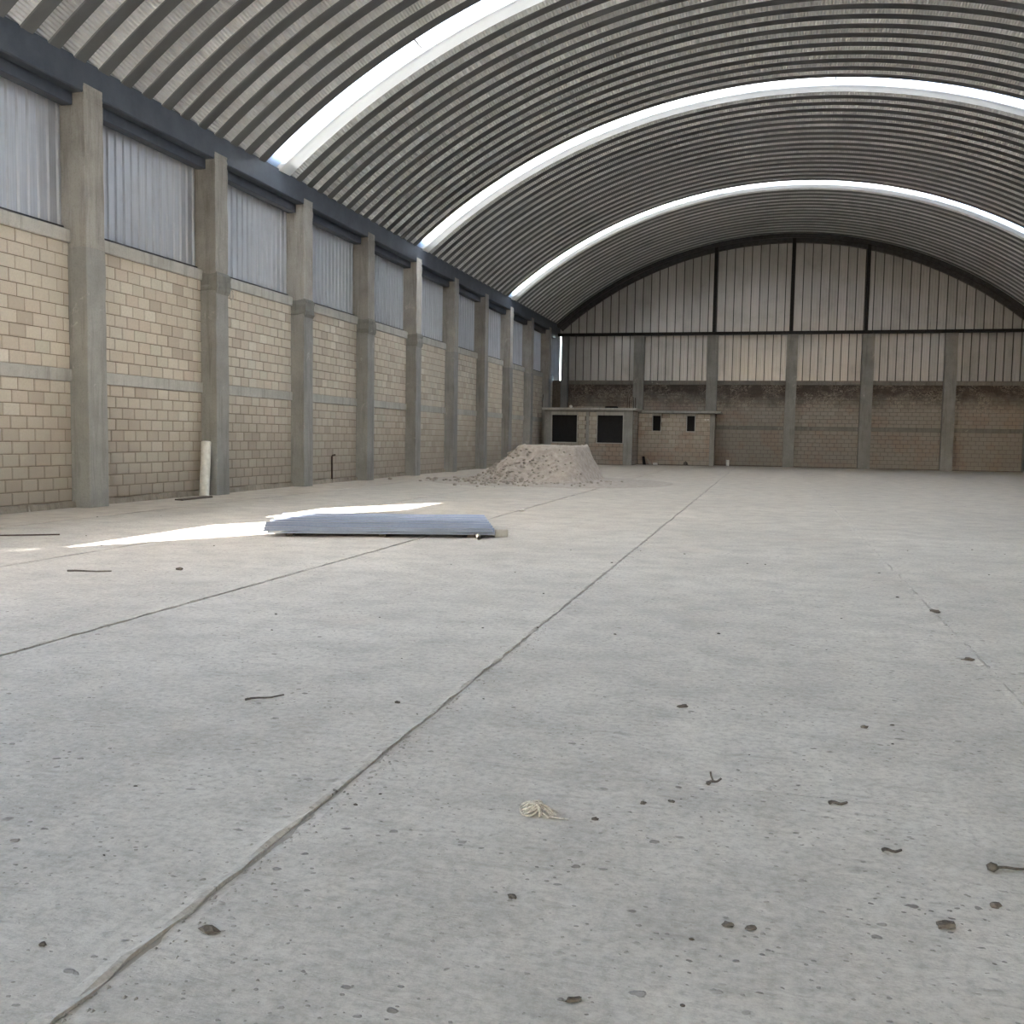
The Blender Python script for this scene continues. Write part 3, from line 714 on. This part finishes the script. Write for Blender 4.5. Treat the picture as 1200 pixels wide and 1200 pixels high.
# far corner odds and ends
b = MB(); b.add([(-6.98, 57.2, 0), (-6.80, 57.2, 0), (-6.95, 57.72, 0.48), (-7.10, 57.72, 0.48), (-6.98, 57.23, 0), (-6.80, 57.23, 0), (-6.95, 57.76, 0.48), (-7.10, 57.76, 0.48)],
    [(0,1,2,3),(4,7,6,5),(0,4,5,1),(1,5,6,2),(2,6,7,3),(3,7,4,0)])
o = b.obj('leaning_board', 'steel'); tag(o, 'small dark board leaning in the corner between the two rooms', 'board')
b = MB(); b.add([(-6.62, 57.35, 0), (-6.44, 57.35, 0), (-6.76, 57.70, 0.36), (-6.86, 57.70, 0.36), (-6.62, 57.38, 0), (-6.44, 57.38, 0), (-6.76, 57.74, 0.36), (-6.86, 57.74, 0.36)],
    [(0,1,2,3),(4,7,6,5),(0,4,5,1),(1,5,6,2),(2,6,7,3),(3,7,4,0)])
o = b.obj('leaning_board', 'footing'); tag(o, 'small grey board leaning just right of the dark board by the rooms', 'board')
b = MB(); b.box(-6.42, -6.16, 57.35, 57.55, 0, 0.12); o = bevel(b.obj('block_fragment', 'white'), 0.02, 1); tag(o, 'whitish block fragment on the floor under the first slot window', 'block')
b = MB(); b.tube([(-2.22, 58.7, 0), (-2.22, 58.7, 0.36)], [0.085, 0.10], 14); o = b.obj('plastic_bucket', 'pvc', None, True)
b = MB(); b.tube([(-2.22, 58.7, 0.335), (-2.22, 58.7, 0.36)], 0.108, 14); c = b.obj('rim', 'pvc', o, True); tag(o, 'small pale bucket standing by the far wall right of the rooms', 'bucket')
b = MB(); b.add([(p[0]-4.55, p[1]+57.5, p[2]+0.12) for p in clod_verts(0.14, 91, 0.9)], IF); o = b.obj('stone', 'dark'); tag(o, 'dark stone on the floor under the second slot window', 'stone')
b = MB(); b.add([(p[0]-11.0, p[1]+55.7, p[2]+3.21+0.085) for p in clod_verts(0.10, 92, 0.8)], IF); o = b.obj('white_bag', 'white', None, True); tag(o, 'small white bag lying on the roof slab of the left room', 'bag')
b = MB(); ring = [(-8.75+0.33*math.cos(t), 56.3+0.33*math.sin(t), 3.27) for t in [6.283*q/16 for q in range(17)]]; b.tube(ring, 0.06, 8, False)
o = b.obj('hose_coil', 'steel', None, True); tag(o, 'dark coil lying on the roof slab of the left room', 'coil')
for k, (x, yv, h) in enumerate(((-12.6, 55.35, 0.75), (-7.75, 55.6, 0.7), (-7.62, 55.6, 0.62), (-7.40, 55.6, 0.66), (-7.28, 55.55, 0.6))):
    b = MB(); b.tube([(x, yv, 3.2), (x+rnd(-.02, .02), yv, 3.2+h*0.5), (x+rnd(-.04, .04), yv, 3.2+h)], 0.018, 6); o = b.obj('rebar', 'rust', None, True)
    if k == 0: tag(o, 'lone rebar stub standing at the left end of the room slab', 'rebar')
    else: tag(o, 'rebar stub sticking up from the slab where the two rooms meet', 'rebar', 'rebar stubs over the room joint')
for k, (x, yv, r, lab) in enumerate(((-9.35, 30.6, 0.17, 'low dark clod left of the dirt pile foot'), (-5.05, 32.2, 0.12, 'dark lone clod right of the dirt pile foot'),
        (-4.75, 19.2, 0.05, 'tiny pale chip on the floor behind the sheet stack'))):
    b = MB(); b.add([(p[0]*1.3+x, p[1]+yv, p[2]+r*0.45) for p in clod_verts(r, 60+k, 0.6)], IF); o = b.obj('dirt_clod', 'dirt2' if k < 2 else 'white'); tag(o, lab, 'clod')

# ------------------------------------------------------------------ litter on the near floor
b = MB(); rr = random.Random(21)
for k in range(11):
    a0 = rr.uniform(-0.5, 0.5); pts = []
    L = rr.uniform(0.05, 0.10); lift = rr.uniform(0.012, 0.045); yo = rr.uniform(-0.03, 0.03)
    for q in range(9):
        t = q/8; pts.append((-0.07+L*t*1.3+0.008*math.sin(t*7+k), yo*t*1.5+0.02*math.sin(t*3.14+a0), 0.005+lift*math.sin(t*3.14)))
    b.tube(pts, 0.0042, 5)
for k in range(3):
    b.tube([(-0.055+0.035*math.cos(t), 0.01*k+0.03*math.sin(t), 0.006+0.018*(1+math.sin(t*1.0+k))) for t in [6.283*q/12 for q in range(13)]], 0.004, 5, False)
b.tube([(0.03, -0.01, 0.006), (0.07, -0.015, 0.006), (0.11, -0.012, 0.005)], 0.0035, 5)
o = b.obj('twine_wad', 'string', None, True); o.location = (-0.815, 3.71, 0); tag(o, 'frayed wad of pale twine on the near floor', 'twine')
def clod(x, yv, r, lab, seed, sx=1.3, group=None):
    r *= 0.8
    b = MB(); b.add(*lump(r, seed, sx, 0.7))
    o = b.obj('dirt_clod', 'dark'); o.location = (x, yv, 0); o.rotation_euler = (0, 0, rr.uniform(-.5, .5)); tag(o, lab, 'clod', group)
def twig(x, yv, L, a, lab, r=0.006, knob=0.0, fork=False):
    b = MB(); n = 7
    b.tube([(L*(q/(n-1)-0.5), 0.004*math.sin(q*1.1), 0.008+0.003*math.sin(q*1.3)+ (0.02*q/(n-1) if fork else 0)) for q in range(n)], [r*(1-0.4*q/(n-1)) for q in range(n)], 6)
    if knob: b.add([(p[0]-L/2, p[1], p[2]+knob*0.7) for p in clod_verts(knob, 77, 0.9)], IF)
    if fork: b.tube([(-L*0.1, 0, 0.012), (-L*0.3, 0.01, 0.04), (-L*0.34, 0.012, 0.055)], r*0.6, 5)
    o = b.obj('twig', 'dark', None, True); o.location = (x, yv, 0); o.rotation_euler = (0, 0, a); tag(o, lab, 'twig')
twig(-0.170, 4.27, 0.055, 0.2, 'forked dark twig on the cross joint right of the twine', 0.007, 0.012, True)
twig(0.336, 4.187, 0.075, 0.25, 'curled dark leaf-like twig just below the cross joint', 0.008, 0.0)
twig(0.495, 3.745, 0.070, 0.2, 'straight dark twig between the curled twig and the right edge clods', 0.007, 0.0)
twig(0.900, 3.711, 0.17, 0.35, 'dark twig with a knobbed end at the right edge of the photo', 0.006, 0.02)
twig(-2.70, 4.93, 0.22, 0.75, 'thin dark stick lying on the left part of the near floor', 0.007, 0.0)
twig(-6.9, 8.86, 0.46, 0.28, 'thin dark stick on the bluish floor at far left before the sunlit patch', 0.012, 0.0)
clod(0.77, 3.388, 0.019, 'dark clod by the right edge below the knobbed twig', 1)
clod(0.591, 3.197, 0.022, 'flat dark clod lower right, below the straight twig', 2, 1.8)
clod(-0.066, 3.014, 0.016, 'dark clod below the twine, left of a close pair', 3, 1.5)
clod(0.003, 3.013, 0.014, 'dark clod below the twine, right of a close pair', 4, 1.6)
clod(-0.755, 3.004, 0.014, 'dark clod on the floor straight below the twine wad', 5, 1.5)
clod(-0.606, 3.729, 0.013, 'small dark clod just right of the twine wad', 6)
clod(-0.443, 3.958, 0.013, 'small pale-edged clod left of the forked twig', 7)
clod(-0.333, 4.012, 0.011, 'tiny dark clod nearest left of the forked twig', 8, 1.7)
clod(-0.409, 5.486, 0.020, 'dark flake in the middle of the floor beyond the cross joint', 9, 2.0)
clod(0.547, 5.384, 0.015, 'dark flake right of the middle floor beyond the cross joint', 10, 1.8)
clod(-1.956, 5.076, 0.016, 'dark clod left of the long joint beyond the cross joint', 12)
clod(-1.575, 2.53, 0.022, 'broken dark clod lying on the long joint near the bottom left', 13, 1.8)
clod(-1.991, 2.327, 0.012, 'dark clod at the lower left edge beside the long joint', 14)
clod(-6.121, 9.314, 0.035, 'dark clod on the bluish floor left of the sheets', 15, 1.6)
clod(-0.45, 2.48, 0.013, 'dark clod at the bottom edge of the photo centre', 16, 2.2)
clod(1.407, 7.321, 0.024, 'dark flake by the right long joint', 17, 2.0)
clod(1.50, 9.337, 0.03, 'dark flake lying on the right long joint further away', 18, 2.0)
for k in range(46):
    yv = 2.3 + rr.random()**1.3*13; x = -0.26*yv + rr.uniform(-0.52, 0.48)*yv*1.02
    r = rr.uniform(0.0035, 0.008)*(0.7+yv*0.08)
    if k < 70:
        b = MB(); b.add([(p[0]*1.6, p[1]*0.8, p[2]+r*0.35) for p in clod_verts(r, 200+k, 0.6)], IF)
        o = b.obj('dirt_crumb', 'dark'); o.location = (x, yv, 0); o.rotation_euler = (0, 0, rr.uniform(-.5, .5))
        tag(o, 'tiny dark dirt crumb scattered on the grey floor', 'crumb', 'dirt crumbs on the floor')
